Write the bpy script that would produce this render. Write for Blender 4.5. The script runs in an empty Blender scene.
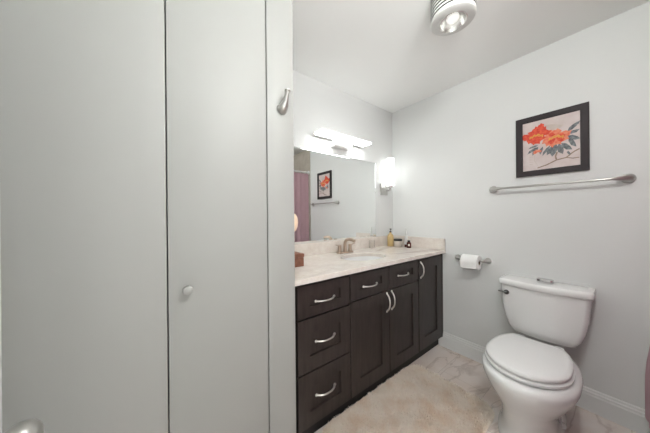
import bpy, bmesh, math, random
from mathutils import Vector, Matrix
random.seed(7)
PI = math.pi
SC = bpy.context.scene
C = SC.collection

# ---------------------------------------------------------------- camera, world, lights, exposure
cam_data = bpy.data.cameras.new('camera')
cam = bpy.data.objects.new('camera', cam_data); C.objects.link(cam)
cam_data.sensor_fit = 'HORIZONTAL'; cam_data.sensor_width = 36.0
cam_data.lens = 227.0 / 650.0 * 36.0
cam_data.clip_start = 0.02
yaw, pitch, roll = math.radians(37.454), math.radians(-0.049), math.radians(-0.4985)
Fv = Vector((math.sin(yaw)*math.cos(pitch), math.cos(yaw)*math.cos(pitch), math.sin(pitch)))
Rv = Vector((math.cos(yaw), -math.sin(yaw), 0)); Uv = Rv.cross(Fv)
R2 = Rv*math.cos(roll) + Uv*math.sin(roll); U2 = -Rv*math.sin(roll) + Uv*math.cos(roll)
cam.matrix_world = Matrix(((R2.x, U2.x, -Fv.x, 0), (R2.y, U2.y, -Fv.y, 0), (R2.z, U2.z, -Fv.z, 1.24), (0, 0, 0, 1)))
SC.camera = cam

w = bpy.data.worlds.new('world'); SC.world = w; w.use_nodes = True
w.node_tree.nodes['Background'].inputs[0].default_value = (1, 1, 1, 1)
w.node_tree.nodes['Background'].inputs[1].default_value = 0.3
SC.view_settings.view_transform = 'Standard'; SC.view_settings.look = 'None'
SC.view_settings.exposure = 0.88; SC.view_settings.gamma = 1.0
SC.view_settings.use_curve_mapping = False

BAR_EMIT, SCONCE_EMIT, LENS_EMIT, GLOBE_EMIT = 6.0, 0.95, 0.25, 49.0
GX, GY = 0.68, 0.0

def area(name, loc, rot, sx, sy, power, col=(1, 1, 1)):
    d = bpy.data.lights.new(name, 'AREA'); d.shape = 'RECTANGLE'; d.size = sx; d.size_y = sy
    d.energy = power; d.color = col
    o = bpy.data.objects.new(name, d); C.objects.link(o); o.location = loc; o.rotation_euler = rot
    return o
# added unseen fill panel behind the camera, shining in through the open doorway
area('hall_fill', (0.1, -1.62, 1.25), (PI/2, 0, 0), 0.9, 2.2, 3.0, (0.985, 1.0, 0.985))
# second added fill panel at the hallway's left, slanting in through the doorway
area('hall_side_fill', (-0.34, -0.65, 1.30), (PI/2+0.3, 0, -PI/2-0.25), 0.8, 1.9, 26, (0.985, 1.0, 0.985))

# ---------------------------------------------------------------- materials
def pmat(name, col, rough=0.5, metal=0.0, bump=None, var=None, emit=0, emit_col=None, trans=0.0, ior=1.45, coat=0.0, alpha=1.0):
    m = bpy.data.materials.new(name); m.use_nodes = True
    nt = m.node_tree; b = nt.nodes['Principled BSDF']
    b.inputs['Base Color'].default_value = (*col, 1); b.inputs['Roughness'].default_value = rough
    b.inputs['Metallic'].default_value = metal; b.inputs['IOR'].default_value = ior
    b.inputs['Transmission Weight'].default_value = trans; b.inputs['Coat Weight'].default_value = coat
    b.inputs['Alpha'].default_value = alpha
    if emit:
        b.inputs['Emission Color'].default_value = (*(emit_col or col), 1); b.inputs['Emission Strength'].default_value = emit
    tc = nt.nodes.new('ShaderNodeTexCoord')
    if var:                                   # (scale, second colour, low, high)
        n = nt.nodes.new('ShaderNodeTexNoise'); n.inputs['Scale'].default_value = var[0]; n.inputs['Detail'].default_value = 6
        nt.links.new(tc.outputs['Object'], n.inputs['Vector'])
        r = nt.nodes.new('ShaderNodeValToRGB'); r.color_ramp.elements[0].position = var[2]; r.color_ramp.elements[1].position = var[3]
        r.color_ramp.elements[0].color = (*col, 1); r.color_ramp.elements[1].color = (*var[1], 1)
        nt.links.new(n.outputs['Fac'], r.inputs['Fac']); nt.links.new(r.outputs['Color'], b.inputs['Base Color'])
    if bump:                                  # (scale, strength)
        n = nt.nodes.new('ShaderNodeTexNoise'); n.inputs['Scale'].default_value = bump[0]; n.inputs['Detail'].default_value = 4
        nt.links.new(tc.outputs['Object'], n.inputs['Vector'])
        bp = nt.nodes.new('ShaderNodeBump'); bp.inputs['Strength'].default_value = bump[1]; bp.inputs['Distance'].default_value = 0.002
        nt.links.new(n.outputs['Fac'], bp.inputs['Height']); nt.links.new(bp.outputs['Normal'], b.inputs['Normal'])
    return m

M = {}
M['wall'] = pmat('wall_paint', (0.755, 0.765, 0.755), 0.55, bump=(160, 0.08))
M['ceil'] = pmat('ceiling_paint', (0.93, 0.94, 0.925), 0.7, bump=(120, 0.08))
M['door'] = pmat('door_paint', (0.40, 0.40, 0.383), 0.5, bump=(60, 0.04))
M['trim'] = pmat('trim_paint', (0.78, 0.785, 0.775), 0.35)
M['nickel'] = pmat('brushed_nickel', (0.52, 0.51, 0.49), 0.32, 1.0, bump=(300, 0.05))
M['satin'] = pmat('satin_pull', (0.80, 0.78, 0.74), 0.3, 1.0)
M['bronze'] = pmat('brushed_bronze', (0.50, 0.40, 0.32), 0.3, 1.0)
M['chrome'] = pmat('chrome', (0.75, 0.75, 0.75), 0.12, 1.0)
M['cab'] = pmat('espresso_wood', (0.022, 0.0155, 0.0135), 0.36)
M['dark'] = pmat('black_shadow_gap', (0.008, 0.007, 0.007), 0.6)  # near-black paints shade into the gaps between cabinet fronts; also on the toe kick
M['porc'] = pmat('porcelain', (0.86, 0.86, 0.85), 0.10, coat=0.4)
M['seat'] = pmat('seat_plastic', (0.88, 0.88, 0.87), 0.22)
M['mirror'] = pmat('mirror_silver', (0.90, 0.92, 0.915), 0.01, 1.0)
M['led'] = pmat('led_diffuser', (1, 1, 1), 0.4, emit=BAR_EMIT, emit_col=(0.98, 1.0, 0.985))
M['glow'] = pmat('glowing_glass', (1, 1, 1), 0.4, emit=SCONCE_EMIT, emit_col=(0.98, 1.0, 0.985))
M['globe'] = pmat('fill_globe_glow', (1, 1, 1), 0.4, emit=GLOBE_EMIT, emit_col=(0.98, 1.0, 0.985))
M['lens'] = pmat('fan_lens', (0.9, 0.9, 0.88), 0.08, emit=0.0, trans=0.6)
M['bulb'] = pmat('bulb', (1, 1, 0.97), 0.3, emit=LENS_EMIT)
M['fan'] = pmat('fan_plastic', (0.66, 0.66, 0.64), 0.4)
M['paper'] = pmat('tissue_paper', (0.90, 0.90, 0.88), 0.9, bump=(220, 0.25))
M['card'] = pmat('cardboard', (0.20, 0.15, 0.11), 0.9)
M['black'] = pmat('black_plastic', (0.012, 0.012, 0.012), 0.35)
M['tile'] = pmat('tan_tile', (0.47, 0.42, 0.36), 0.35, var=(9, (0.55, 0.50, 0.44), 0.35, 0.7))
M['tub'] = pmat('tub_enamel', (0.85, 0.85, 0.84), 0.12)
M['frame'] = pmat('picture_frame', (0.028, 0.021, 0.023), 0.62)
M['amber'] = pmat('amber_soap', (0.85, 0.64, 0.32), 0.12, trans=0.35)
M['jar'] = pmat('frosted_jar', (0.80, 0.72, 0.64), 0.2, trans=0.3)
M['clear'] = pmat('clear_plastic', (0.90, 0.89, 0.87), 0.12, trans=0.35, ior=1.3)
M['glass'] = pmat('clear_glass', (0.96, 0.96, 0.95), 0.03, trans=1.0, ior=1.3)
M['brownbottle'] = pmat('brown_glass', (0.09, 0.022, 0.018), 0.12)
M['label'] = pmat('paper_label', (0.75, 0.68, 0.62), 0.6)
M['wood'] = pmat('red_brown_wood', (0.27, 0.12, 0.08), 0.4, var=(30, (0.19, 0.08, 0.052), 0.4, 0.65))
M['cream'] = pmat('cream_shade', (0.93, 0.72, 0.53), 0.6, emit=0.06, emit_col=(1.0, 0.78, 0.56))
M['silver'] = pmat('silver_tin', (0.55, 0.55, 0.55), 0.16, 1.0)

def marble_floor():
    m = pmat('marble_tile', (0.5, 0.45, 0.42), 0.22); nt = m.node_tree; b = nt.nodes['Principled BSDF']; L = nt.links
    tc = nt.nodes.new('ShaderNodeTexCoord')
    n1 = nt.nodes.new('ShaderNodeTexNoise'); n1.inputs['Scale'].default_value = 3.0; n1.inputs['Detail'].default_value = 8
    L.new(tc.outputs['Object'], n1.inputs['Vector'])
    r1 = nt.nodes.new('ShaderNodeValToRGB')
    r1.color_ramp.elements[0].position = 0.35; r1.color_ramp.elements[0].color = (0.76, 0.64, 0.57, 1)
    r1.color_ramp.elements[1].position = 0.65; r1.color_ramp.elements[1].color = (0.90, 0.84, 0.80, 1)
    L.new(n1.outputs['Fac'], r1.inputs['Fac'])
    # thin veins where a distorted noise crosses its middle value
    n2 = nt.nodes.new('ShaderNodeTexNoise'); n2.inputs['Scale'].default_value = 2.3; n2.inputs['Detail'].default_value = 5; n2.inputs['Distortion'].default_value = 1.2
    vm = nt.nodes.new('ShaderNodeMapping'); vm.inputs['Rotation'].default_value = (0, 0, 0.7); vm.inputs['Scale'].default_value = (0.55, 1.5, 1); vm.inputs['Location'].default_value = (0.37, 0.2, 0)
    L.new(tc.outputs['Object'], vm.inputs['Vector']); L.new(vm.outputs[0], n2.inputs['Vector'])
    sub = nt.nodes.new('ShaderNodeMath'); sub.operation = 'SUBTRACT'; sub.inputs[1].default_value = 0.5; L.new(n2.outputs['Fac'], sub.inputs[0])
    ab = nt.nodes.new('ShaderNodeMath'); ab.operation = 'ABSOLUTE'; L.new(sub.outputs[0], ab.inputs[0])
    r2 = nt.nodes.new('ShaderNodeValToRGB'); r2.color_ramp.elements[0].color = (1, 1, 1, 1); r2.color_ramp.elements[1].color = (0, 0, 0, 1)
    r2.color_ramp.elements[1].position = 0.024; L.new(ab.outputs[0], r2.inputs['Fac'])
    mx = nt.nodes.new('ShaderNodeMixRGB'); mx.inputs[2].default_value = (0.33, 0.22, 0.17, 1)
    ms = nt.nodes.new('ShaderNodeMath'); ms.operation = 'MULTIPLY'; ms.inputs[1].default_value = 0.38
    L.new(r2.outputs['Color'], ms.inputs[0]); L.new(ms.outputs[0], mx.inputs[0]); L.new(r1.outputs['Color'], mx.inputs[1])
    br = nt.nodes.new('ShaderNodeTexBrick'); br.inputs['Scale'].default_value = 1.0
    br.inputs['Brick Width'].default_value = 0.61; br.inputs['Row Height'].default_value = 0.305; br.inputs['Mortar Size'].default_value = 0.0015
    br.inputs['Color1'].default_value = (1, 1, 1, 1); br.inputs['Color2'].default_value = (0.96, 0.96, 0.96, 1); br.inputs['Mortar'].default_value = (0.72, 0.7, 0.68, 1)
    L.new(tc.outputs['Object'], br.inputs['Vector'])
    mu = nt.nodes.new('ShaderNodeMixRGB'); mu.blend_type = 'MULTIPLY'; mu.inputs[0].default_value = 1
    L.new(mx.outputs[0], mu.inputs[1]); L.new(br.outputs['Color'], mu.inputs[2]); L.new(mu.outputs[0], b.inputs['Base Color'])
    return m
M['floor'] = marble_floor()

def quartz():
    m = pmat('speckled_quartz', (0.7, 0.62, 0.55), 0.18); nt = m.node_tree; b = nt.nodes['Principled BSDF']; L = nt.links
    tc = nt.nodes.new('ShaderNodeTexCoord')
    n1 = nt.nodes.new('ShaderNodeTexNoise'); n1.inputs['Scale'].default_value = 14; n1.inputs['Detail'].default_value = 10; n1.inputs['Roughness'].default_value = 0.7
    L.new(tc.outputs['Object'], n1.inputs['Vector'])
    r1 = nt.nodes.new('ShaderNodeValToRGB')
    r1.color_ramp.elements[0].position = 0.36; r1.color_ramp.elements[0].color = (0.72, 0.65, 0.59, 1)
    r1.color_ramp.elements[1].position = 0.64; r1.color_ramp.elements[1].color = (0.82, 0.77, 0.715, 1)
    L.new(n1.outputs['Fac'], r1.inputs['Fac'])
    v = nt.nodes.new('ShaderNodeTexVoronoi'); v.inputs['Scale'].default_value = 220; L.new(tc.outputs['Object'], v.inputs['Vector'])
    r2 = nt.nodes.new('ShaderNodeValToRGB'); r2.color_ramp.elements[0].position = 0.08; r2.color_ramp.elements[0].color = (0.78, 0.74, 0.7, 1)
    r2.color_ramp.elements[1].position = 0.3; r2.color_ramp.elements[1].color = (1, 1, 1, 1); L.new(v.outputs['Distance'], r2.inputs['Fac'])
    mu = nt.nodes.new('ShaderNodeMixRGB'); mu.blend_type = 'MULTIPLY'; mu.inputs[0].default_value = 0.8
    L.new(r1.outputs[0], mu.inputs[1]); L.new(r2.outputs[0], mu.inputs[2]); L.new(mu.outputs[0], b.inputs['Base Color'])
    return m
M['quartz'] = quartz()

def wood_grain(m, axis):
    nt = m.node_tree; b = nt.nodes['Principled BSDF']; L = nt.links
    tc = nt.nodes.new('ShaderNodeTexCoord'); mp = nt.nodes.new('ShaderNodeMapping'); mp.inputs['Scale'].default_value = axis
    L.new(tc.outputs['Object'], mp.inputs['Vector'])
    n = nt.nodes.new('ShaderNodeTexNoise'); n.inputs['Scale'].default_value = 6; n.inputs['Detail'].default_value = 8; L.new(mp.outputs[0], n.inputs['Vector'])
    r = nt.nodes.new('ShaderNodeValToRGB'); r.color_ramp.elements[0].position = 0.3; r.color_ramp.elements[0].color = (0.023, 0.0165, 0.0145, 1)
    r.color_ramp.elements[1].position = 0.75; r.color_ramp.elements[1].color = (0.042, 0.031, 0.028, 1)
    L.new(n.outputs['Fac'], r.inputs['Fac']); L.new(r.outputs[0], b.inputs['Base Color'])
wood_grain(M['cab'], (9, 9, 1))

def rug_mat():
    m = pmat('shag_pile', (0.97, 0.87, 0.77), 0.95, var=(9, (0.88, 0.71, 0.57), 0.46, 0.74))
    return m
M['rug'] = rug_mat()
def curtain_mat():
    m = pmat('pink_cloth', (0.62, 0.40, 0.45), 0.7, bump=(300, 0.15))
    m.node_tree.nodes['Principled BSDF'].inputs['Subsurface Weight'].default_value = 0.0
    return m
M['curtain'] = curtain_mat()

# ---------------------------------------------------------------- helpers
def box(bm, x0, x1, y0, y1, z0, z1, bev=0.0, seg=2):
    vs = [bm.verts.new((x, y, z)) for x in (x0, x1) for y in (y0, y1) for z in (z0, z1)]
    idx = [(0, 1, 3, 2), (4, 6, 7, 5), (0, 4, 5, 1), (2, 3, 7, 6), (0, 2, 6, 4), (1, 5, 7, 3)]
    fs = [bm.faces.new([vs[i] for i in f]) for f in idx]
    if bev:
        es = list({e for f in fs for e in f.edges})
        bmesh.ops.bevel(bm, geom=es, offset=bev, segments=seg, affect='EDGES', profile=0.5)
    return fs

def loft(bm, rings, cap0=True, cap1=True, closed=True):
    vr = [[bm.verts.new(p) for p in r] for r in rings]
    n = len(vr[0])
    for a, b in zip(vr, vr[1:]):
        for i in range(n if closed else n-1):
            j = (i+1) % n
            bm.faces.new((a[i], a[j], b[j], b[i]))
    if cap0: bm.faces.new(list(reversed(vr[0])))
    if cap1: bm.faces.new(vr[-1])
    return vr

def lathe(bm, prof, center, axis='z', n=32, cap=True):
    """profile of (radius, height) turned about an axis through center"""
    rings = []
    for r, h in prof:
        ring = []
        for i in range(n):
            a = 2*PI*i/n; c, s = math.cos(a)*r, math.sin(a)*r
            p = {'z': (c, s, h), 'x': (h, c, s), 'y': (s, h, c)}[axis]
            ring.append((center[0]+p[0], center[1]+p[1], center[2]+p[2]))
        rings.append(ring)
    return loft(bm, rings, cap, cap)

def tube(bm, pts, radii, n=14, flat=1.0, up=Vector((0, 0, 1))):
    pts = [Vector(p) for p in pts]
    if not hasattr(radii, '__len__'): radii = [radii]*len(pts)
    rings = []
    for i, p in enumerate(pts):
        t = (pts[min(i+1, len(pts)-1)] - pts[max(i-1, 0)]).normalized()
        a = t.cross(up)
        if a.length < 1e-3: a = t.cross(Vector((1, 0, 0)))
        a.normalize(); b = a.cross(t).normalized()
        rings.append([p + a*math.cos(2*PI*k/n)*radii[i] + b*math.sin(2*PI*k/n)*radii[i]*flat for k in range(n)])
    return loft(bm, rings)

def link(name, bm, mat, parent=None, smooth=None, origin=None, kind=None, label=None):
    bmesh.ops.remove_doubles(bm, verts=bm.verts, dist=1e-6)
    bmesh.ops.recalc_face_normals(bm, faces=bm.faces)
    me = bpy.data.meshes.new(name)
    if origin is None:
        if bm.verts:
            xs = [v.co.x for v in bm.verts]; ys = [v.co.y for v in bm.verts]; zs = [v.co.z for v in bm.verts]
            origin = Vector(((min(xs)+max(xs))/2, (min(ys)+max(ys))/2, min(zs)))
        else: origin = Vector()
    origin = Vector(origin)
    for v in bm.verts: v.co -= origin
    bm.to_mesh(me); bm.free()
    if smooth is not None:
        me.polygons.foreach_set('use_smooth', [True]*len(me.polygons))
        me.set_sharp_from_angle(angle=math.radians(smooth))
    for mm in (mat if isinstance(mat, (list, tuple)) else [mat]): me.materials.append(mm)
    o = bpy.data.objects.new(name, me); C.objects.link(o)
    if parent:
        o.parent = parent; o.location = origin - wpos(parent)
    else: o.location = origin
    if kind: o['kind'] = kind
    if label: o['label'] = label
    return o

def wpos(o):
    p = Vector(o.location)
    while o.parent: o = o.parent; p += Vector(o.location)
    return p

def thing(name, label, cat, loc, group=None):
    o = bpy.data.objects.new(name, None); C.objects.link(o); o.location = loc
    o['label'] = label; o['category'] = cat
    if group: o['group'] = group
    return o
def tag(o, label, cat, group=None):
    o['label'] = label; o['category'] = cat
    if group: o['group'] = group
    return o
def simple(name, mat, x0, x1, y0, y1, z0, z1, bev=0, parent=None, kind='structure', smooth=None):
    bm = bmesh.new(); box(bm, x0, x1, y0, y1, z0, z1, bev)
    return link(name, bm, mat, parent, smooth, kind=kind)

# ---------------------------------------------------------------- the setting
XR, YB, ZC = 2.193, 1.588, 2.412      # right wall, mirror wall, ceiling
XC, YC = 0.567, 0.99                  # closet block: right corner and front
simple('floor', M['floor'], -0.45, XR+0.1, -1.75, YB+0.1, -0.05, 0)
simple('ceiling', M['ceil'], -0.45, XR+0.1, -1.75, YB+0.1, ZC, ZC+0.05)
simple('wall_back', M['wall'], -0.45, XR+0.1, YB, YB+0.1, 0, ZC)
simple('wall_right', M['wall'], XR, XR+0.1, -1.75, YB, 0, ZC)
simple('wall_left', M['wall'], -0.45, -0.35, -0.10, YB, 0, ZC)
# the closet's right-hand corner: a return wall and the narrow strip beside the folding doors
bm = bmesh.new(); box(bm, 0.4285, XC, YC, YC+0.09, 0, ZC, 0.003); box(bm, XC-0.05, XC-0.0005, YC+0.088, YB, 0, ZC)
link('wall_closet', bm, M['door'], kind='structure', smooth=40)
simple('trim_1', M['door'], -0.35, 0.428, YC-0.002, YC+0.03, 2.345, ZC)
# the wall with the doorway, and the tub alcove's end wall
bm = bmesh.new(); box(bm, 0.545, 0.665, -0.18, -0.08, 0, ZC); box(bm, 0.60, 0.665, -0.90, -0.18, 0, ZC)
link('wall_front', bm, M['wall'], kind='structure')
simple('wall_header', M['wall'], -0.35, 0.545, -0.18, -0.13, 2.07, ZC)
simple('wall_alcove', M['wall'], 0.60, XR, -0.97, -0.90, 0, ZC)
simple('wall_hall', M['wall'], -0.45, 0.60, -1.75, -1.65, 0, ZC)
simple('wall_hall_left', M['wall'], -0.45, -0.35, -1.65, -0.10, 0, ZC)
simple('wall_hall_right', M['wall'], 0.60, 0.68, -1.65, -0.97, 0, ZC)
# tan tile lining of the tub alcove
bm = bmesh.new(); box(bm, XR-0.012, XR, -0.90, -0.104, 0.0, ZC); box(bm, 0.665, XR, -0.90, -0.888, 0, ZC); box(bm, 0.665, 0.677, -0.888, -0.10, 0, ZC)
link('wall_tile', bm, M['tile'], kind='structure')
# baseboards with a small moulded cap
def baseboard(name, y0, y1):
    prof = [(XR, 0), (XR-0.016, 0), (XR-0.016, 0.100), (XR-0.0125, 0.108), (XR-0.0125, 0.118), (XR-0.008, 0.124), (XR-0.007, 0.134), (XR-0.003, 0.139), (XR, 0.139)]
    bm = bmesh.new(); loft(bm, [[(x, y, z) for x, z in prof] for y in (y0, y1)])
    return link(name, bm, M['trim'], kind='structure')
baseboard('baseboard_right', -0.103, 1.072)

# folding closet doors: two flat panels, a small white knob on the second
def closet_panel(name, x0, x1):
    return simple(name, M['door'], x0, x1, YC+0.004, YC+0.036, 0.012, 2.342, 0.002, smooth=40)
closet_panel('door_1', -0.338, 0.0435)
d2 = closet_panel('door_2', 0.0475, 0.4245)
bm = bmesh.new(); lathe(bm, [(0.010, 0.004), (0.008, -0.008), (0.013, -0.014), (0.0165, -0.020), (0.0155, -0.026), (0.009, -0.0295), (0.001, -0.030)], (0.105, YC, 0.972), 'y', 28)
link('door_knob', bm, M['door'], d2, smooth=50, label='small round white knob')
# open entrance door at the very left edge with its egg-shaped knob
d3 = simple('door_3', M['trim'], -0.258, -0.222, -0.095, 0.702, 0.01, 2.045, 0.002, smooth=40)
bm = bmesh.new()
lathe(bm, [(0.031, 0.0), (0.031, 0.004), (0.026, 0.009), (0.012, 0.012), (0.011, 0.026), (0.016, 0.031), (0.0225, 0.038), (0.027, 0.048), (0.0275, 0.056), (0.025, 0.065), (0.018, 0.073), (0.009, 0.077), (0.001, 0.078)], (-0.222, 0.583, 0.886), 'x', 36)
link('door_knob', bm, M['nickel'], d3, smooth=50, label='brushed nickel egg-shaped knob')

# ---------------------------------------------------------------- vanity cabinet
vc = thing('vanity_cabinet', 'dark espresso shaker vanity cabinet with drawers and doors under the cream countertop', 'cabinet', (1.39, 1.30, 0))
YF = 1.031
bm = bmesh.new(); box(bm, 0.588, 2.190, 1.052, 1.068, 0.092, 0.885); box(bm, 0.588, 0.604, 1.068, 1.585, 0.092, 0.885); box(bm, 2.174, 2.190, 1.068, 1.585, 0.092, 0.885)
box(bm, 0.604, 2.174, 1.068, 1.585, 0.092, 0.11); box(bm, 0.604, 2.174, 1.575, 1.585, 0.11, 0.885); link('cabinet_box', bm, M['dark'], vc, label='cabinet frame blackened as shade between the fronts')
bm = bmesh.new(); box(bm, 2.168, 2.190, YF, 1.052, 0.092, 0.884, 0.001); link('filler_strip', bm, M['cab'], vc)
bm = bmesh.new(); box(bm, 0.592, 2.188, 1.077, 1.095, 0.0, 0.0915); link('toe_kick', bm, M['dark'], vc)

def shaker(name, x0, x1, z0, z1, sl, rt, rb, handle):
    bm = bmesh.new(); t = 0.019; d = 0.011
    o = [(x0, z0), (x1, z0), (x1, z1), (x0, z1)]; i = [(x0+sl, z0+rb), (x1-sl, z0+rb), (x1-sl, z1-rt), (x0+sl, z1-rt)]
    e = 0.002
    k = [(x0+sl+e, z0+rb+e), (x1-sl-e, z0+rb+e), (x1-sl-e, z1-rt-e), (x0+sl+e, z1-rt-e)]
    def ring(pts, y): return [(x, y, z) for x, z in pts]
    loft(bm, [ring(o, YF+t), ring(o, YF+0.0015), ring([(x+(0.0015 if x == x0 else -0.0015), z+(0.0015 if z == z0 else -0.0015)) for x, z in o], YF),
              ring(i, YF), ring(k, YF+d)])
    f = link(name, bm, M['cab'], vc)
    hx, hz, vert = handle
    L, out = 0.066, 0.030
    pts, rad = [], []
    for q in range(17):
        s = -1 + 2*q/16
        oy = YF - out*(1-abs(s)**2.6) + 0.0015
        pts.append((hx, oy, hz+s*L) if vert else (hx+s*L, oy, hz)); rad.append(0.0062 - 0.0012*(1-abs(s)))
    bm = bmesh.new(); tube(bm, pts, rad, 12, 0.8, up=Vector((0, 1, 0)) if False else (Vector((1, 0, 0)) if vert else Vector((0, 0, 1))))
    for s in (-1, 1):
        c = (hx, YF, hz+s*L) if vert else (hx+s*L, YF, hz)
        lathe(bm, [(0.008, 0.001), (0.008, -0.003), (0.005, -0.006)], c, 'y', 14)
    link('handle', bm, M['satin'], f, smooth=50, label='curved satin nickel bow handle')
    return f
shaker('drawer', 0.604, 0.979, 0.692, 0.868, 0.076, 0.058, 0.058, (0.785, 0.771, False))
shaker('drawer', 0.604, 0.979, 0.398, 0.683, 0.076, 0.080, 0.080, (0.785, 0.549, False))
shaker('drawer', 0.604, 0.979, 0.097, 0.389, 0.076, 0.080, 0.080, (0.785, 0.251, False))
shaker('drawer', 0.988, 1.3725, 0.703, 0.868, 0.080, 0.052, 0.058, (1.169, 0.776, False))
shaker('drawer', 1.3805, 1.764, 0.703, 0.868, 0.080, 0.052, 0.058, (1.549, 0.785, False))
shaker('door', 0.988, 1.3725, 0.097, 0.694, 0.080, 0.085, 0.090, (1.344, 0.616, True))
shaker('door', 1.3805, 1.764, 0.097, 0.694, 0.080, 0.085, 0.090, (1.400, 0.620, True))
shaker('door', 1.773, 2.164, 0.097, 0.868, 0.085, 0.085, 0.095, (1.800, 0.781, True))

# countertop with an oval cut-out, back and side splash
ct = thing('countertop', 'cream speckled quartz countertop with low backsplash on the dark vanity cabinet', 'countertop', (1.38, 1.296, 0.8865))
SX, SY, SA, SB = 1.352, 1.262, 0.205, 0.148
bm = bmesh.new()
x0, x1, y0, y1, z0, z1 = XC+0.002, XR-0.001, 1.004, YB-0.001, 0.8865, 0.9155
angs = sorted([2*PI*i/72 for i in range(72)] + [math.atan2(y-SY, x-SX) % (2*PI) for x in (x0, x1) for y in (y0, y1)])
def rect_pt(a, ins=0.0):
    dx, dy = math.cos(a), math.sin(a); t = 1e9
    if dx > 1e-9: t = min(t, (x1-ins-SX)/dx)
    if dx < -1e-9: t = min(t, (x0+ins-SX)/dx)
    if dy > 1e-9: t = min(t, (y1-ins-SY)/dy)
    if dy < -1e-9: t = min(t, (y0+ins-SY)/dy)
    return SX+dx*t, SY+dy*t
def ell(a, g=0.0):
    r = 1/math.sqrt((math.cos(a)/(SA+g))**2 + (math.sin(a)/(SB+g))**2)
    return SX+math.cos(a)*r, SY+math.sin(a)*r
rings = [[(*ell(a), z0) for a in angs], [(*ell(a), z1-0.003) for a in angs], [(*ell(a, 0.003), z1) for a in angs],
         [(*rect_pt(a, 0.002), z1) for a in angs], [(*rect_pt(a), z1-0.002) for a in angs], [(*rect_pt(a), z0) for a in angs], [(*ell(a), z0) for a in angs]]
loft(bm, rings, False, False)
link('slab', bm, M['quartz'], ct, smooth=30)
bm = bmesh.new(); box(bm, XC+0.002, XR-0.022, 1.568, YB-0.001, 0.9155, 1.0195, 0.0015); link('backsplash', bm, M['quartz'], ct)
bm = bmesh.new(); box(bm, XR-0.021, XR-0.001, 1.006, YB-0.001, 0.9155, 1.0195, 0.0015); link('side_splash', bm, M['quartz'], ct)

# undermount oval basin
sk = thing('sink', 'white oval undermount sink basin set into the cream countertop', 'sink', (SX, SY, 0.74))
rings = []
for s, z in ((1.06, 0.886), (1.0, 0.8855), (0.985, 0.865), (0.95, 0.83), (0.86, 0.79), (0.68, 0.762), (0.42, 0.750), (0.10, 0.747)):
    rings.append([(SX+math.cos(a)*(SA+0.004)*s, SY+math.sin(a)*(SB+0.004)*s, z) for a in [2*PI*i/64 for i in range(64)]])
bm = bmesh.new(); loft(bm, rings, False, True); link('basin', bm, M['porc'], sk, smooth=60)
bm = bmesh.new(); lathe(bm, [(0.024, 0.7475), (0.024, 0.7505), (0.019, 0.7515), (0.017, 0.749)], (SX, SY, 0), 'z', 24); link('drain', bm, M['bronze'], sk, smooth=40)

# faucet
FX, FY, FZ = 1.362, 1.490, 0.9155
fa = thing('faucet', 'brushed bronze two-handle faucet standing behind the oval sink', 'faucet', (FX, FY, FZ))
bm = bmesh.new(); box(bm, FX-0.083, FX+0.083, FY-0.026, FY+0.026, FZ, FZ+0.012, 0.005, 3); link('base_plate', bm, M['bronze'], fa, smooth=40)
pts = [(FX, FY, FZ+0.010), (FX, FY, FZ+0.07), (FX, FY-0.003, FZ+0.092), (FX, FY-0.014, FZ+0.110), (FX, FY-0.032, FZ+0.121), (FX, FY-0.055, FZ+0.124), (FX, FY-0.09, FZ+0.121), (FX, FY-0.120, FZ+0.113)]
bm = bmesh.new(); tube(bm, pts, [0.019, 0.016, 0.0155, 0.015, 0.0145, 0.014, 0.0135, 0.013], 18, 0.85, up=Vector((1, 0, 0))); link('spout', bm, M['bronze'], fa, smooth=50)
for s in (-1, 1):
    hx = FX+s*0.062
    bm = bmesh.new(); lathe(bm, [(0.019, 0.010), (0.016, 0.03), (0.0145, 0.055), (0.0155, 0.066), (0.014, 0.073), (0.004, 0.075)], (hx, FY, FZ), 'z', 24)
    tube(bm, [(hx, FY, FZ+0.066), (hx+s*0.02, FY-0.004, FZ+0.071), (hx+s*0.05, FY-0.010, FZ+0.078)], [0.009, 0.008, 0.006], 12, 0.55)
    link('handle', bm, M['bronze'], fa, smooth=50)

# mirror
bm = bmesh.new()
mx0, mx1, mz0, mz1 = XC+0.03, 1.897, 1.0215, 1.800
def rr(i, y): return [(mx0+i, y, mz0+i), (mx1-i, y, mz0+i), (mx1-i, y, mz1-i), (mx0+i, y, mz1-i)]
loft(bm, [rr(0, YB-0.0005), rr(0, YB-0.003), rr(0.014, YB-0.0062)])
tag(link('mirror', bm, M['mirror']), 'large rectangular wall mirror without a frame, above the backsplash', 'mirror')

# LED vanity light over the mirror
vl = thing('vanity_light', 'slim horizontal glowing LED bar light mounted above the mirror', 'light', (1.386, YB, 1.86))
bm = bmesh.new(); box(bm, 1.285, 1.495, YB-0.060, YB-0.0005, 1.864, 1.9195, 0.003); link('canopy', bm, pmat('brushed_canopy', (0.85, 0.85, 0.84), 0.38, 0.9), vl, smooth=40)
bm = bmesh.new(); box(bm, 1.085, 1.682, YB-0.034, YB-0.022, 1.920, 1.944, 0.002); link('back_rail', bm, M['nickel'], vl)
bm = bmesh.new(); box(bm, 1.088, 1.679, YB-0.138, YB-0.034, 1.926, 1.936, 0.003); link('diffuser', bm, M['led'], vl, smooth=40, label='glowing white diffuser bar')
bm = bmesh.new(); box(bm, 1.086, 1.681, YB-0.141, YB-0.034, 1.9365, 1.944, 0.002); link('housing', bm, pmat('housing_added_glow', (1, 1, 1), 0.4, emit=0.9), vl, smooth=40)  # housing given an added glow to lift the ceiling

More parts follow.
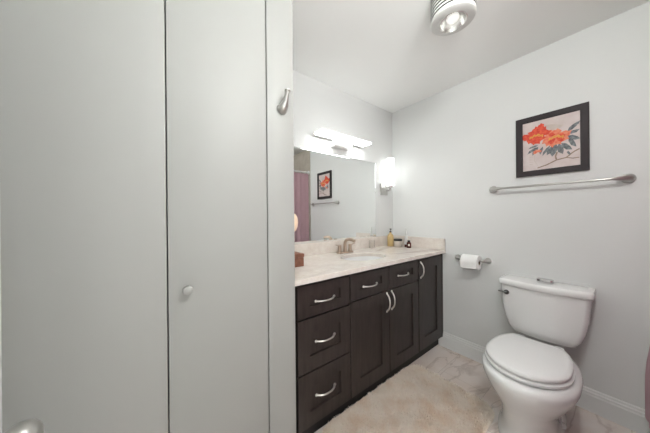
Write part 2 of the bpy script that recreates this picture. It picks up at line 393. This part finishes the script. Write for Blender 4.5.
# wall sconce in the corner
ws = thing('wall_sconce', 'upright glowing white cylinder sconce on a square plate in the corner', 'light', (2.03, YB, 1.46))
bm = bmesh.new(); box(bm, 1.966, 2.080, YB-0.018, YB-0.0005, 1.466, 1.588, 0.004); link('backplate', bm, M['nickel'], ws, smooth=40)
scx, scy = 2.047, YB-0.078
bm = bmesh.new(); tube(bm, [(scx+0.012, YB-0.016, 1.515), (scx+0.008, YB-0.06, 1.515), (scx+0.002, scy+0.004, 1.520), (scx, scy, 1.540)], 0.010, 14)
lathe(bm, [(0.020, 1.538), (0.030, 1.545), (0.030, 1.5595)], (scx, scy, 0), 'z', 28); link('arm', bm, M['chrome'], ws, smooth=50)
bm = bmesh.new(); lathe(bm, [(0.040, 1.560), (0.044, 1.563), (0.045, 1.60), (0.045, 1.82), (0.044, 1.853), (0.039, 1.856)], (scx, scy, 0), 'z', 40); link('glass_shade', bm, M['glow'], ws, smooth=50, label='glowing white glass cylinder')

# ---------------------------------------------------------------- ceiling fan light
fcx, fcy, fb = 1.268, 0.535, 2.258
cf = thing('exhaust_fan_light', 'round white louvred exhaust fan with lamp lens on the ceiling', 'fan', (fcx, fcy, fb))
prof = [(0.060, fb), (0.094, fb), (0.103, fb+0.006), (0.105, fb+0.016), (0.105, fb+0.024)]
z = fb+0.024
while z < ZC-0.016:
    prof += [(0.098, z+0.0005), (0.098, z+0.007), (0.105, z+0.0075), (0.105, z+0.0175)]; z += 0.0175
prof += [(0.105, ZC-0.0005), (0.06, ZC-0.0005)]
bm = bmesh.new()
vr = lathe(bm, prof, (fcx, fcy, 0), 'z', 56, False)
for f in bm.faces:
    r = sum(math.hypot(v.co.x-fcx, v.co.y-fcy) for v in f.verts)/len(f.verts); zz = [v.co.z for v in f.verts]
    f.material_index = 1 if r < 0.1045 and min(zz) > fb+0.02 and max(zz) < ZC-0.003 else 0
link('housing', bm, [M['fan'], pmat('fan_slot_shade', (0.05, 0.05, 0.05), 0.6)], cf, smooth=35)  # slot faces coloured dark, standing in for shade inside the louvres
bm = bmesh.new(); lathe(bm, [(0.066, fb-0.0005), (0.067, fb-0.003), (0.064, fb-0.0045), (0.062, fb-0.001), (0.056, fb+0.028), (0.034, fb+0.055), (0.004, fb+0.062)], (fcx, fcy, 0), 'z', 48, False)
link('reflector', bm, pmat('satin_reflector', (0.80, 0.80, 0.78), 0.25, 0.9), cf, smooth=60)
bm = bmesh.new(); lathe(bm, [(0.008, fb+0.056), (0.013, fb+0.045), (0.026, fb+0.030), (0.030, fb+0.018), (0.026, fb+0.009), (0.014, fb+0.003), (0.001, fb+0.001)], (fcx, fcy, 0), 'z', 32)
link('bulb', bm, M['bulb'], cf, smooth=60, label='frosted bulb inside the lens')

dlt = thing('fill_globe_light', 'round white globe on the ceiling, added unseen for fill light', 'light', (GX, GY, 2.22))  # added globe out of view, evens out the room's brightness
bm = bmesh.new(); lathe(bm, [(0.085, ZC-0.0005), (0.085, ZC-0.012), (0.055, ZC-0.022), (0.045, ZC-0.040)], (GX, GY, 0), 'z', 40); link('canopy', bm, M['nickel'], dlt, smooth=40)
bm = bmesh.new(); lathe(bm, [(0.044, ZC-0.0405), (0.075, ZC-0.060), (0.093, ZC-0.095), (0.095, ZC-0.125), (0.080, ZC-0.165), (0.050, ZC-0.188), (0.002, ZC-0.194)], (GX, GY, 0), 'z', 40); link('glass_globe', bm, M['globe'], dlt, smooth=60)

# ---------------------------------------------------------------- right wall: picture, towel bar, paper holder
pa = thing('framed_picture', 'dark framed print of red flowers hanging above the towel bar', 'picture', (XR, 0.30, 1.518))
py0, py1, pz0, pz1 = 0.119, 0.479, 1.518, 1.944
bm = bmesh.new()
def fr(i, x): return [(x, py0+i, pz0+i), (x, py1-i, pz0+i), (x, py1-i, pz1-i), (x, py0+i, pz1-i)]
loft(bm, [fr(0, XR-0.0005), fr(0, XR-0.016), fr(0.003, XR-0.019), fr(0.034, XR-0.017), fr(0.0385, XR-0.011)], True, False)
link('frame', bm, M['frame'], pa, smooth=20)

def art_mat(name, c, c2=None, sc=60): return pmat('ink_'+name, c, 0.7, var=(sc, c2 or c, 0.35, 0.65))
inks = [art_mat('paper', (0.62, 0.52, 0.50), (0.70, 0.62, 0.60), 14), art_mat('red', (0.62, 0.045, 0.03), (0.80, 0.13, 0.06)), art_mat('coral', (0.74, 0.16, 0.09), (0.82, 0.30, 0.18)),
        art_mat('yellow', (0.80, 0.50, 0.10), (0.72, 0.33, 0.06)), art_mat('slate', (0.09, 0.10, 0.11), (0.24, 0.26, 0.27)), art_mat('twig', (0.22, 0.15, 0.11), (0.34, 0.25, 0.19)), art_mat('wash', (0.56, 0.47, 0.42), (0.64, 0.55, 0.51), 25)]
bm = bmesh.new()
AW, AH = py1-py0-0.077, pz1-pz0-0.077
layer = [0]
def art_pt(u, v, dx=0.0):      # u from the viewer's left (towards the mirror wall), v up
    return (XR-0.0075-dx, py1-0.0385-u*AW, pz0+0.0385+v*AH)
def blob(pts, mi):
    layer[0] += 1
    f = bm.faces.new([bm.verts.new(art_pt(min(max(u, 0.0), 1.0), min(max(v, 0.0), 1.0), layer[0]*0.000018)) for u, v in pts]); f.material_index = mi
def petal(cu, cv, ang, ln, wd, mi, notch=True):
    ca, sa = math.cos(ang), math.sin(ang); asp = AW/AH
    q = [(0, 0), (0.35*ln, 0.42*wd), (0.7*ln, 0.5*wd), (0.93*ln, 0.3*wd), ((0.86 if notch else 1.0)*ln, 0.06*wd), (1.0*ln, -0.12*wd), (0.85*ln, -0.42*wd), (0.45*ln, -0.45*wd)]
    blob([(cu+(a*ca-b*sa), cv+(a*sa+b*ca)*asp) for a, b in q], mi)
def leaf(cu, cv, ang, ln, wd, mi):
    ca, sa = math.cos(ang), math.sin(ang); asp = AW/AH
    q = [(0, 0), (0.3*ln, 0.45*wd), (0.7*ln, 0.42*wd), (ln, 0.02), (0.72*ln, -0.4*wd), (0.3*ln, -0.42*wd)]
    blob([(cu+(a*ca-b*sa), cv+(a*sa+b*ca)*asp) for a, b in q], mi)
def stroke(pts, wd, mi):
    for (a, b), (c, d) in zip(pts, pts[1:]):
        L = math.hypot(c-a, d-b); nx, ny = -(d-b)/L*wd, (c-a)/L*wd
        blob([(a+nx, b+ny), (c+nx, d+ny), (c-nx, d-ny), (a-nx, b-ny)], mi)
blob([(-0.0, 0), (1, 0), (1, 1), (0, 1)], 0)
blob([(0.05, 0.75), (0.3, 0.9), (0.55, 0.86), (0.75, 0.8), (0.6, 0.7), (0.3, 0.68)], 6)
rnd = random.Random(3)
for cu, cv, a, l, wd_ in [(0.62, 0.45, -2.3, 0.28, 0.12), (0.62, 0.46, -1.9, 0.3, 0.13), (0.66, 0.46, -1.4, 0.27, 0.12), (0.7, 0.46, -0.9, 0.26, 0.11),
                       (0.82, 0.55, -1.2, 0.28, 0.09), (0.8, 0.58, -0.6, 0.24, 0.1), (0.8, 0.62, 0.15, 0.2, 0.08), (0.80, 0.66, 0.75, 0.24, 0.09), (0.84, 0.72, 0.5, 0.2, 0.06),
                       (0.30, 0.47, -2.6, 0.26, 0.07), (0.30, 0.46, -2.2, 0.22, 0.07), (0.38, 0.46, -1.9, 0.2, 0.06), (0.52, 0.46, -2.2, 0.28, 0.06), (0.3, 0.5, -2.95, 0.2, 0.05)]:
    leaf(cu, cv, a, l, wd_, 4)
stroke([(0.28, 0.04), (0.45, 0.08), (0.62, 0.15), (0.78, 0.17), (0.9, 0.26), (0.99, 0.30)], 0.011, 5)
stroke([(0.62, 0.15), (0.60, 0.22), (0.63, 0.3)], 0.014, 5); stroke([(0.78, 0.17), (0.88, 0.14), (0.98, 0.14)], 0.008, 5); stroke([(0.80, 0.28), (0.84, 0.22)], 0.018, 4)
stroke([(0.24, 0.36), (0.22, 0.2), (0.3, 0.06)], 0.006, 6)
for k in range(4): stroke([(0.13, 0.13+0.05*k), (0.20, 0.12+0.05*k)], 0.006, 6)
def spike(cu, cv, ang, ln, wd, mi):
    ca, sa = math.cos(ang), math.sin(ang); asp = AW/AH
    q = [(0, 0.1*wd), (0.45*ln, 0.5*wd), (0.72*ln, 0.42*wd), (0.80*ln, 0.16*wd), (ln, 0.05*wd), (0.86*ln, -0.2*wd), (0.74*ln, -0.5*wd), (0.4*ln, -0.45*wd), (0, -0.1*wd)]
    blob([(cu+(a*ca-b*sa), cv+(a*sa+b*ca)*asp*0.85) for a, b in q], mi)
for (cu, cv, mi, n, ln) in [(0.60, 0.60, 2, 11, 0.27), (0.25, 0.70, 1, 11, 0.27)]:
    for k in range(n):
        spike(cu+rnd.uniform(-.03, .03), cv+rnd.uniform(-.015, .015), 2*PI*k/n + rnd.uniform(-.18, .18), ln*rnd.uniform(.75, 1.15), 0.16, mi)
    for k in range(7):
        petal(cu+rnd.uniform(-.03, .03), cv-0.02, 2*PI*k/7 + 0.3, ln*0.62, 0.11, 1 if mi == 1 else (2 if k % 2 else 1))
    for k in range(12):
        u = cu-0.11+0.021*k; c0 = cv-0.03+0.035*math.sin(PI*k/11)
        stroke([(u, c0-0.016+0.01*math.sin(k*2.1)), (u+0.012, c0+0.022+0.012*math.cos(k*1.7))], 0.010, 3)
spike(0.34, 0.80, 1.5, 0.2, 0.12, 1)
for k in range(5): spike(0.28, 0.36, 0.4+0.75*k, 0.09, 0.06, 2)
link('print', bm, inks, pa, label='red and coral flowers with grey leaves on pale paper')

def flare(bm, wall, tip_dir, z, out=0.058, r0=0.021):
    """trumpet mount: flat against the wall at y = wall, sweeping out and along y into the bar"""
    pts, rad = [], []
    for q in range(13):
        t = q/12; a = t*PI/2
        pts.append((XR-0.001-out*math.sin(a), wall+tip_dir*0.085*(1-math.cos(a)), z)); rad.append(r0*(1-t)**1.6+0.0075)
    tube(bm, pts, rad, 18)
    return pts[-1]
tb = thing('towel_bar', 'long brushed nickel towel bar with flared ends below the framed picture', 'towel bar', (XR, 0.30, 1.443))
ends = []
for yw, s in ((0.627, -1), (-0.026, 1)):
    bm = bmesh.new(); ends.append(flare(bm, yw, s, 1.443)); link('mount', bm, M['nickel'], tb, smooth=50)
bm = bmesh.new(); tube(bm, [ends[0], ends[1]], 0.0075, 16); link('bar', bm, M['nickel'], tb, smooth=50)

TZ = 0.862
th = thing('toilet_paper_holder', 'brushed nickel toilet paper holder on the wall between vanity and toilet', 'paper holder', (XR, 0.78, TZ))
ends = []
for yw, s in ((0.896, -1), (0.668, 1)):
    bm = bmesh.new()
    pts, rad = [], []
    for q in range(11):
        t = q/10; a = t*PI/2
        pts.append((XR-0.001-0.062*math.sin(a), yw+s*0.03*(1-math.cos(a)), TZ)); rad.append(0.019*(1-t)**1.5+0.007)
    tube(bm, pts, rad, 18); ends.append(pts[-1]); link('mount', bm, M['nickel'], th, smooth=50)
bm = bmesh.new(); tube(bm, ends, 0.007, 14); link('rod', bm, M['nickel'], th, smooth=50)
tr = thing('toilet_paper_roll', 'white toilet paper roll on the nickel holder', 'toilet paper', (XR-0.063, 0.79, TZ-0.067))
ry0, ry1, rc, rz = 0.708, 0.832, XR-0.063, TZ-0.014
bm = bmesh.new(); loft(bm, [[(rc+math.cos(a)*r, y, rz+math.sin(a)*r) for a in [2*PI*i/40 for i in range(40)]] for r, y in ((0.0205, ry0), (0.056, ry0), (0.059, ry0+0.003), (0.059, ry1-0.003), (0.056, ry1), (0.0205, ry1), (0.0205, ry0))], False, False)
box(bm, rc-0.0603, rc-0.0592, ry0+0.002, ry1-0.002, rz-0.045, rz+0.004)
link('tissue', bm, M['paper'], tr, smooth=40)
bm = bmesh.new(); loft(bm, [[(rc+math.cos(a)*r, y, rz+math.sin(a)*r) for a in [2*PI*i/32 for i in range(32)]] for r, y in ((0.0195, ry0+0.0005), (0.0204, ry0+0.0005), (0.0204, ry1-0.0005), (0.0195, ry1-0.0005), (0.0195, ry0+0.0005))], False, False)
link('cardboard_core', bm, M['card'], tr, smooth=40)

# coat hook on the closet corner
bm = bmesh.new()
hx, hz = 0.503, 1.755
pts = [(hx-0.002, YC+0.0005, hz), (hx, YC-0.008, hz+0.002), (hx+0.002, YC-0.022, hz+0.010), (hx+0.004, YC-0.034, hz+0.030), (hx+0.005, YC-0.040, hz+0.052), (hx+0.006, YC-0.047, hz+0.070)]
rad = [0.026, 0.0245, 0.020, 0.014, 0.0105, 0.0095]
tube(bm, pts, rad, 18, 1.0, up=Vector((1, 0, 0)))
lathe(bm, [(0.0095, 0.0), (0.014, 0.003), (0.014, 0.007), (0.009, 0.009)], (hx+0.006, YC-0.047, hz+0.068), 'z', 20)
tag(link('coat_hook', bm, M['nickel'], smooth=50), 'curved brushed nickel coat hook on the closet corner strip', 'hook')

# ---------------------------------------------------------------- toilet
TY = 0.322
to = thing('toilet', 'white two-piece toilet with closed lid standing against the right wall', 'toilet', (1.8, TY, 0))
def egg(xf, xb, hw, z, n=56, cx=None, pw=2.0, pb=2.6, cy=0.006):
    cx = cx if cx is not None else xf + (xb-xf)*0.5
    out = []
    for i in range(n):
        a = 2*PI*i/n; c, s = math.cos(a), math.sin(a)
        p = pw if c < 0 else pb
        r = (abs(c)**p + abs(s)**p)**(-1/p)
        out.append((cx + c*r*((cx-xf) if c < 0 else (xb-cx)), TY + cy + s*r*hw, z))
    return out
rings = [egg(1.490, 2.05, 0.135, 0.0, cx=1.72), egg(1.490, 2.05, 0.135, 0.022, cx=1.72), egg(1.505, 2.04, 0.124, 0.034, cx=1.72), egg(1.515, 2.03, 0.117, 0.09, cx=1.72), egg(1.512, 2.03, 0.119, 0.15, cx=1.72),
         egg(1.495, 2.02, 0.134, 0.20, cx=1.72), egg(1.468, 2.02, 0.166, 0.25, cx=1.71), egg(1.442, 2.02, 0.190, 0.30, cx=1.70), egg(1.428, 2.03, 0.203, 0.34, cx=1.69), egg(1.425, 2.04, 0.206, 0.365, cx=1.69), egg(1.432, 2.04, 0.200, 0.383, cx=1.69), egg(1.455, 2.03, 0.180, 0.3885, cx=1.69)]
bm = bmesh.new(); loft(bm, rings); link('bowl', bm, M['porc'], to, smooth=60)
# low foot with bolt caps, behind the pedestal
bm = bmesh.new(); loft(bm, [egg(1.70, 2.06, 0.128, 0.0, pb=3), egg(1.70, 2.06, 0.128, 0.03, pb=3), egg(1.71, 2.05, 0.118, 0.045, pb=3), egg(1.76, 2.05, 0.10, 0.16, pb=3), egg(1.80, 2.05, 0.10, 0.3, pb=3)]); link('trapway', bm, M['porc'], to, smooth=60)
for s in (-1, 1):
    bm = bmesh.new(); lathe(bm, [(0.014, 0.036), (0.014, 0.05), (0.009, 0.058), (0.001, 0.060)], (1.84, TY+s*0.116, 0), 'z', 20); link('bolt_cap', bm, M['porc'], to, smooth=60)
bm = bmesh.new(); loft(bm, [egg(1.495, 1.945, 0.160, 0.3895, cx=1.68, cy=0.012), egg(1.483, 1.945, 0.170, 0.395, cx=1.68, cy=0.012), egg(1.467, 1.945, 0.185, 0.397, cx=1.68, cy=0.012), egg(1.465, 1.945, 0.187, 0.401, cx=1.68, cy=0.012), egg(1.465, 1.945, 0.187, 0.409, cx=1.68, cy=0.012), egg(1.471, 1.945, 0.180, 0.413, cx=1.68, cy=0.012), egg(1.49, 1.945, 0.165, 0.4135, cx=1.68, cy=0.012)]); link('seat', bm, M['seat'], to, smooth=40)
def lid_ring(sx, sw, z):
    pts = []
    xf, xb, cx = 1.473, 1.945, 1.675
    TL = TY + 0.012
    for i in range(29):                       # front curve
        a = PI/2 + PI*i/28
        pts.append((cx+math.cos(a)*(cx-xf)*sx, TL+math.sin(a)*0.181*sw, z))
    for t in (0.25, 0.5, 0.75, 0.92): pts.append((cx+(xb-cx)*t*sx, TL-sw*(0.181-0.062*(t**3.2)), z))
    pts.append((cx+(xb-cx)*sx, TL-0.112*sw, z)); pts.append((cx+(xb-cx)*sx, TL+0.112*sw, z))
    for t in (0.92, 0.75, 0.5, 0.25): pts.append((cx+(xb-cx)*t*sx, TL+sw*(0.181-0.062*(t**3.2)), z))
    return pts
bm = bmesh.new(); loft(bm, [lid_ring(0.93, 0.90, 0.4145), lid_ring(0.955, 0.94, 0.4195), lid_ring(0.993, 0.99, 0.4205), lid_ring(1.0, 1.0, 0.424), lid_ring(1.0, 1.0, 0.434), lid_ring(0.98, 0.975, 0.4395), lid_ring(0.9, 0.88, 0.4425), lid_ring(0.5, 0.5, 0.4445)]); link('lid', bm, M['seat'], to, smooth=50)
for s in (-1, 1):
    bm = bmesh.new(); box(bm, 1.935, 1.965, TY+s*0.09-0.022, TY+s*0.09+0.022, 0.3895, 0.436, 0.006); link('hinge', bm, M['seat'], to, smooth=40)

def tank_ring(hw, xf, xb, z, bow, n=15, cr=0.035):
    pts = []
    hw2 = hw-cr
    for i in range(n):                        # bowed front, from +y to -y
        y = hw2 - 2*hw2*i/(n-1); pts.append((xf+bow*(y/hw)**2, y))
    xc = xf+bow*(hw2/hw)**2
    for i in range(1, 6):
        a = i/6*PI/2; pts.append((xc+cr*(1-math.cos(a)), -hw2-cr*math.sin(a)))
    pts += [(xc+cr, -hw), (xb-0.01, -hw), (xb, -hw+0.01), (xb, hw-0.01), (xb-0.01, hw), (xc+cr, hw)]
    for i in range(5, 0, -1):
        a = i/6*PI/2; pts.append((xc+cr*(1-math.cos(a)), hw2+cr*math.sin(a)))
    return [(x, TY+y, z) for x, y in pts]
bm = bmesh.new()
loft(bm, [tank_ring(0.100, 2.04, 2.170, 0.412, 0.02), tank_ring(0.130, 2.015, 2.178, 0.417, 0.025), tank_ring(0.155, 1.998, 2.18, 0.432, 0.03), tank_ring(0.176, 1.988, 2.182, 0.465, 0.035), tank_ring(0.193, 1.982, 2.184, 0.52, 0.035), tank_ring(0.206, 1.979, 2.184, 0.60, 0.035), tank_ring(0.216, 1.977, 2.184, 0.742, 0.035)])
link('tank', bm, M['porc'], to, smooth=50)
bm = bmesh.new()
loft(bm, [tank_ring(0.220, 1.970, 2.188, 0.743, 0.035), tank_ring(0.226, 1.964, 2.190, 0.749, 0.035), tank_ring(0.226, 1.964, 2.190, 0.772, 0.035), tank_ring(0.222, 1.969, 2.188, 0.780, 0.035), tank_ring(0.20, 1.99, 2.175, 0.783, 0.035)])
link('tank_lid', bm, M['porc'], to, smooth=50)
bm = bmesh.new()
lx, ly, lz = 1.998, TY+0.176, 0.692
lathe(bm, [(0.016, 0.012), (0.016, -0.006), (0.011, -0.012)], (lx, ly, lz), 'x', 20)
tube(bm, [(lx-0.008, ly, lz), (lx-0.013, ly+0.014, lz+0.001), (lx-0.012, ly+0.045, lz+0.003)], [0.007, 0.0055, 0.004], 12)
link('flush_lever', bm, pmat('chrome_dark_reflection', (0.16, 0.16, 0.16), 0.2, 1.0), to, smooth=50, label='chrome flush lever coloured dark for its reflections')  # base colour darkened to paint in the reflection on the chrome
# small silver box lying on the tank lid
bm = bmesh.new()
loft(bm, [[(2.075+math.copysign(abs(math.cos(a))**0.4, math.cos(a))*0.026*s, TY-0.012+math.copysign(abs(math.sin(a))**0.4, math.sin(a))*0.040*s, z) for a in [2*PI*i/40 for i in range(40)]] for s, z in ((0.96, 0.7835), (1, 0.786), (1, 0.806), (0.96, 0.8095))])
tag(link('silver_box', bm, M['silver'], smooth=40), 'small flat silver box lying on the toilet tank lid', 'box')

# ---------------------------------------------------------------- things on the counter
CZ = 0.916
so = thing('soap_bottle', 'tall amber soap bottle with dark pump in the counter corner', 'bottle', (2.030, 1.502, CZ))
bm = bmesh.new(); lathe(bm, [(0.030, CZ), (0.033, CZ+0.004), (0.033, CZ+0.095), (0.028, CZ+0.118), (0.011, CZ+0.136), (0.0105, CZ+0.146)], (2.030, 1.502, 0), 'z', 28); link('body', bm, M['amber'], so, smooth=50)
bm = bmesh.new(); lathe(bm, [(0.0115, CZ+0.1462), (0.0115, CZ+0.158), (0.004, CZ+0.160), (0.004, CZ+0.178), (0.009, CZ+0.180), (0.009, CZ+0.187)], (2.030, 1.502, 0), 'z', 20)
tube(bm, [(2.030, 1.502, CZ+0.183), (2.02, 1.48, CZ+0.182)], 0.004, 10); link('pump', bm, M['black'], so, smooth=50)
ja = thing('jar', 'wide frosted jar with black lid beside the amber soap bottle', 'jar', (2.030, 1.410, CZ))
bm = bmesh.new(); lathe(bm, [(0.038, CZ), (0.0415, CZ+0.004), (0.0415, CZ+0.058), (0.039, CZ+0.064)], (2.030, 1.410, 0), 'z', 32); link('body', bm, M['jar'], ja, smooth=50)
bm = bmesh.new(); lathe(bm, [(0.0425, CZ+0.0642), (0.0435, CZ+0.066), (0.0435, CZ+0.080), (0.041, CZ+0.083)], (2.030, 1.410, 0), 'z', 32); link('lid', bm, M['black'], ja, smooth=50)
cb = thing('squeeze_bottle', 'slender clear bottle with dark red base band and tall nozzle between two containers', 'bottle', (2.086, 1.350, CZ))
bm = bmesh.new(); lathe(bm, [(0.0175, CZ+0.028), (0.0175, CZ+0.095), (0.013, CZ+0.112), (0.009, CZ+0.120)], (2.086, 1.350, 0), 'z', 26); link('body', bm, M['clear'], cb, smooth=50)
bm = bmesh.new(); lathe(bm, [(0.016, CZ), (0.018, CZ+0.002), (0.018, CZ+0.0275), (0.017, CZ+0.028)], (2.086, 1.350, 0), 'z', 26); link('base_band', bm, M['brownbottle'], cb, smooth=50, label='dark red base band')
bm = bmesh.new(); lathe(bm, [(0.010, CZ+0.1202), (0.010, CZ+0.134), (0.006, CZ+0.140), (0.004, CZ+0.192), (0.0025, CZ+0.194)], (2.086, 1.350, 0), 'z', 20); link('nozzle', bm, M['clear'], cb, smooth=50)
bb = thing('brown_bottle', 'short round dark red-brown bottle with pale label nearest the cabinet front', 'bottle', (2.055, 1.300, CZ))
bm = bmesh.new(); lathe(bm, [(0.020, CZ), (0.0225, CZ+0.004), (0.0225, CZ+0.045), (0.019, CZ+0.056), (0.012, CZ+0.060)], (2.055, 1.300, 0), 'z', 28); link('body', bm, M['brownbottle'], bb, smooth=50)
bm = bmesh.new(); lathe(bm, [(0.0125, CZ+0.0602), (0.0135, CZ+0.062), (0.0135, CZ+0.073), (0.012, CZ+0.075)], (2.055, 1.300, 0), 'z', 24); link('cap', bm, M['black'], bb, smooth=50)
bm = bmesh.new(); n = 12; a0 = math.atan2(-1.300, -2.055)
loft(bm, [[(2.055+math.cos(a0-0.35+0.7*i/n)*0.0229, 1.300+math.sin(a0-0.35+0.7*i/n)*0.0229, z) for i in range(n+1)] for z in (CZ+0.020, CZ+0.040)], False, False, False); link('paper_label', bm, M['label'], bb)
bm = bmesh.new(); lathe(bm, [(0.024, CZ), (0.026, CZ+0.003), (0.029, CZ+0.080), (0.0275, CZ+0.080), (0.0245, CZ+0.008), (0.002, CZ+0.007)], (1.765, 1.530, 0), 'z', 28)
tag(link('tumbler', bm, M['glass'], smooth=50), 'small clear glass tumbler against the backsplash right of the faucet', 'glass')
wb = thing('wooden_box', 'small red-brown wooden box on the counter beside the closet corner', 'box', (0.74, 1.335, CZ))
bm = bmesh.new(); box(bm, 0.665, 0.790, 1.262, 1.392, CZ, CZ+0.058, 0.002); link('body', bm, M['wood'], wb)
bm = bmesh.new(); box(bm, 0.662, 0.793, 1.259, 1.395, CZ+0.0585, CZ+0.083, 0.004); link('lid', bm, M['wood'], wb, smooth=40)
la = thing('small_lamp', 'small cream rounded lamp half hidden behind the closet corner', 'lamp', (0.792, 1.465, CZ))
bm = bmesh.new(); lathe(bm, [(0.042, CZ), (0.043, CZ+0.006), (0.030, CZ+0.014), (0.014, CZ+0.03), (0.012, CZ+0.19), (0.018, CZ+0.206)], (0.792, 1.465, 0), 'z', 28); link('stem', bm, M['wood'], la, smooth=50)
bm = bmesh.new(); lathe(bm, [(0.030, CZ+0.207), (0.050, CZ+0.222), (0.062, CZ+0.25), (0.066, CZ+0.285), (0.062, CZ+0.318), (0.048, CZ+0.342), (0.026, CZ+0.354), (0.002, CZ+0.357)], (0.792, 1.465, 0), 'z', 36); link('shade', bm, M['cream'], la, smooth=60)

# ---------------------------------------------------------------- bath mat
outline = []
rx0, rx1, ry0_, ry1_, rc_ = 0.725, 1.735, 0.475, 1.066, 0.10
for cx, cy, a0 in ((rx1-rc_, ry1_-rc_, 0), (rx0+rc_, ry1_-rc_, PI/2), (rx0+rc_, ry0_+rc_, PI), (rx1-rc_, ry0_+rc_, 1.5*PI)):
    for i in range(9): outline.append((cx+rc_*math.cos(a0+PI/2*i/8), cy+rc_*math.sin(a0+PI/2*i/8)))
rg = thing('bath_mat', 'cream and tan shaggy bath mat on the marble floor before the vanity', 'rug', ((rx0+rx1)/2, (ry0_+ry1_)/2, 0))
mcx, mcy = (rx0+rx1)/2, (ry0_+ry1_)/2
bm = bmesh.new(); loft(bm, [[(mcx+(x-mcx)*s, mcy+(y-mcy)*s, z) for x, y in outline] for s, z in ((1, 0.0005), (1, 0.006), (0.985, 0.010))]); link('backing', bm, M['rug'], rg)
def inside(x, y):
    qx = max(abs(x-mcx)-((rx1-rx0)/2-rc_), 0); qy = max(abs(y-mcy)-((ry1_-ry0_)/2-rc_), 0)
    return math.hypot(qx, qy) < rc_-0.006
verts, faces = [], []
rn = random.Random(11)
def lean(x, y):
    return (math.sin(x*19+1.3*math.sin(y*17)) + 0.8*math.sin(y*47+x*25), math.cos(y*18+1.7*math.sin(x*16)) + 0.8*math.sin(x*45-y*24))
while len(faces) < 52000:
    x, y = rn.uniform(rx0, rx1), rn.uniform(ry0_, ry1_)
    if not inside(x, y): continue
    lx_, ly_ = lean(x, y); a = rn.uniform(0, 2*PI)
    dx, dy = lx_*0.007+math.cos(a)*0.008, ly_*0.007+math.sin(a)*0.008
    if y + dy*1.0 > 1.070: dy = -abs(dy)
    h = rn.uniform(0.016, 0.028) + 0.004*math.sin(x*61+2*math.sin(y*43))*math.sin(y*57); b = rn.uniform(0, PI); wx, wy = math.cos(b)*0.0017, math.sin(b)*0.0017
    i = len(verts)
    verts += [(x-wx-mcx, y-wy-mcy, 0.008), (x+wx-mcx, y+wy-mcy, 0.008), (x+dx*0.5+wx-mcx, y+dy*0.5+wy-mcy, 0.008+h*0.7), (x+dx*0.5-wx-mcx, y+dy*0.5-wy-mcy, 0.008+h*0.7), (x+dx-mcx, y+dy-mcy, h)]
    faces += [(i, i+1, i+2, i+3), (i+3, i+2, i+4)]
me = bpy.data.meshes.new('pile'); me.from_pydata(verts, [], faces); me.materials.append(M['rug'])
o = bpy.data.objects.new('pile', me); C.objects.link(o); o.parent = rg; o['kind'] = 'stuff'

# ---------------------------------------------------------------- tub, curtain rod and curtain
tu = thing('bathtub', 'white bathtub behind the pink shower curtain', 'bathtub', (1.43, -0.52, 0))
bm = bmesh.new()
def rrect(xa, xb, ya, yb, r, z):
    out = []
    for cx, cy, a0 in ((xb-r, yb-r, 0), (xa+r, yb-r, PI/2), (xa+r, ya+r, PI), (xb-r, ya+r, 1.5*PI)):
        for i in range(7): out.append((cx+r*math.cos(a0+PI/2*i/6), cy+r*math.sin(a0+PI/2*i/6), z))
    return out
loft(bm, [rrect(0.68, 2.178, -0.885, -0.20, 0.01, 0.0), rrect(0.68, 2.178, -0.885, -0.20, 0.01, 0.39), rrect(0.685, 2.173, -0.88, -0.205, 0.012, 0.40), rrect(0.76, 2.10, -0.81, -0.27, 0.12, 0.40), rrect(0.80, 2.06, -0.78, -0.30, 0.12, 0.10), rrect(0.86, 2.0, -0.73, -0.32, 0.1, 0.07)])
link('tub_shell', bm, M['tub'], tu, smooth=35)
cr = thing('curtain_rod', 'white shower curtain rod spanning the tub alcove', 'curtain rod', (1.43, -0.131, 2.0))
bm = bmesh.new(); tube(bm, [(0.680, -0.131, 2.0), (2.178, -0.131, 2.0)], 0.0125, 18); link('rod', bm, M['trim'], cr, smooth=50)
for x, s in ((0.6775, 1), (2.1805, -1)):
    bm = bmesh.new(); lathe(bm, [(0.030, 0.0), (0.030, s*0.006), (0.020, s*0.016), (0.015, s*0.03)], (x, -0.131, 2.0), 'x', 24); link('flange', bm, M['trim'], cr, smooth=50)
sc = thing('shower_curtain', 'pink shower curtain hanging in folds from the white rod', 'curtain', (1.43, -0.12, 0.09))
bm = bmesh.new()
NX, NZ = 260, 24; grid = []
for k in range(NZ+1):
    t = k/NZ; z = 1.975 - t*(1.975-0.112); row = []
    for i in range(NX+1):
        u = i/NX; x = 0.70 + u*(2.168-0.70)
        amp = 0.014 + 0.016*t + (0.008*math.sin(u*31))*t
        q = min(max((t-0.58)/0.32, 0), 1); e = min(max((u-0.86)/0.12, 0), 1); off = 0.054*q*q*(3-2*q)*(0.25+0.75*e); damp = min(1.0, 0.10+(1-u)*3.6)
        yv = -0.131 + damp*amp*math.sin(u*2*PI*15 + 0.9*math.sin(u*9) + 0.5*t) + off
        row.append(bm.verts.new((x, yv, z)))
    grid.append(row)
for k in range(NZ):
    for i in range(NX): bm.faces.new((grid[k][i], grid[k][i+1], grid[k+1][i+1], grid[k+1][i]))
bmesh.ops.solidify(bm, geom=bm.faces[:], thickness=0.002)
link('cloth', bm, M['curtain'], sc, smooth=60)
for i in range(12):
    x = 0.75+i*0.125
    bm = bmesh.new()
    loft(bm, [[(x+math.cos(b)*0.002, -0.131+math.cos(a)*(0.021+math.sin(b)*0.002), 1.993+math.sin(a)*(0.021+math.sin(b)*0.002)) for b in [2*PI*q/8 for q in range(8)]] for a in [2*PI*q/24 for q in range(25)]], False, False)
    link('curtain_ring', bm, M['chrome'], sc, smooth=60)
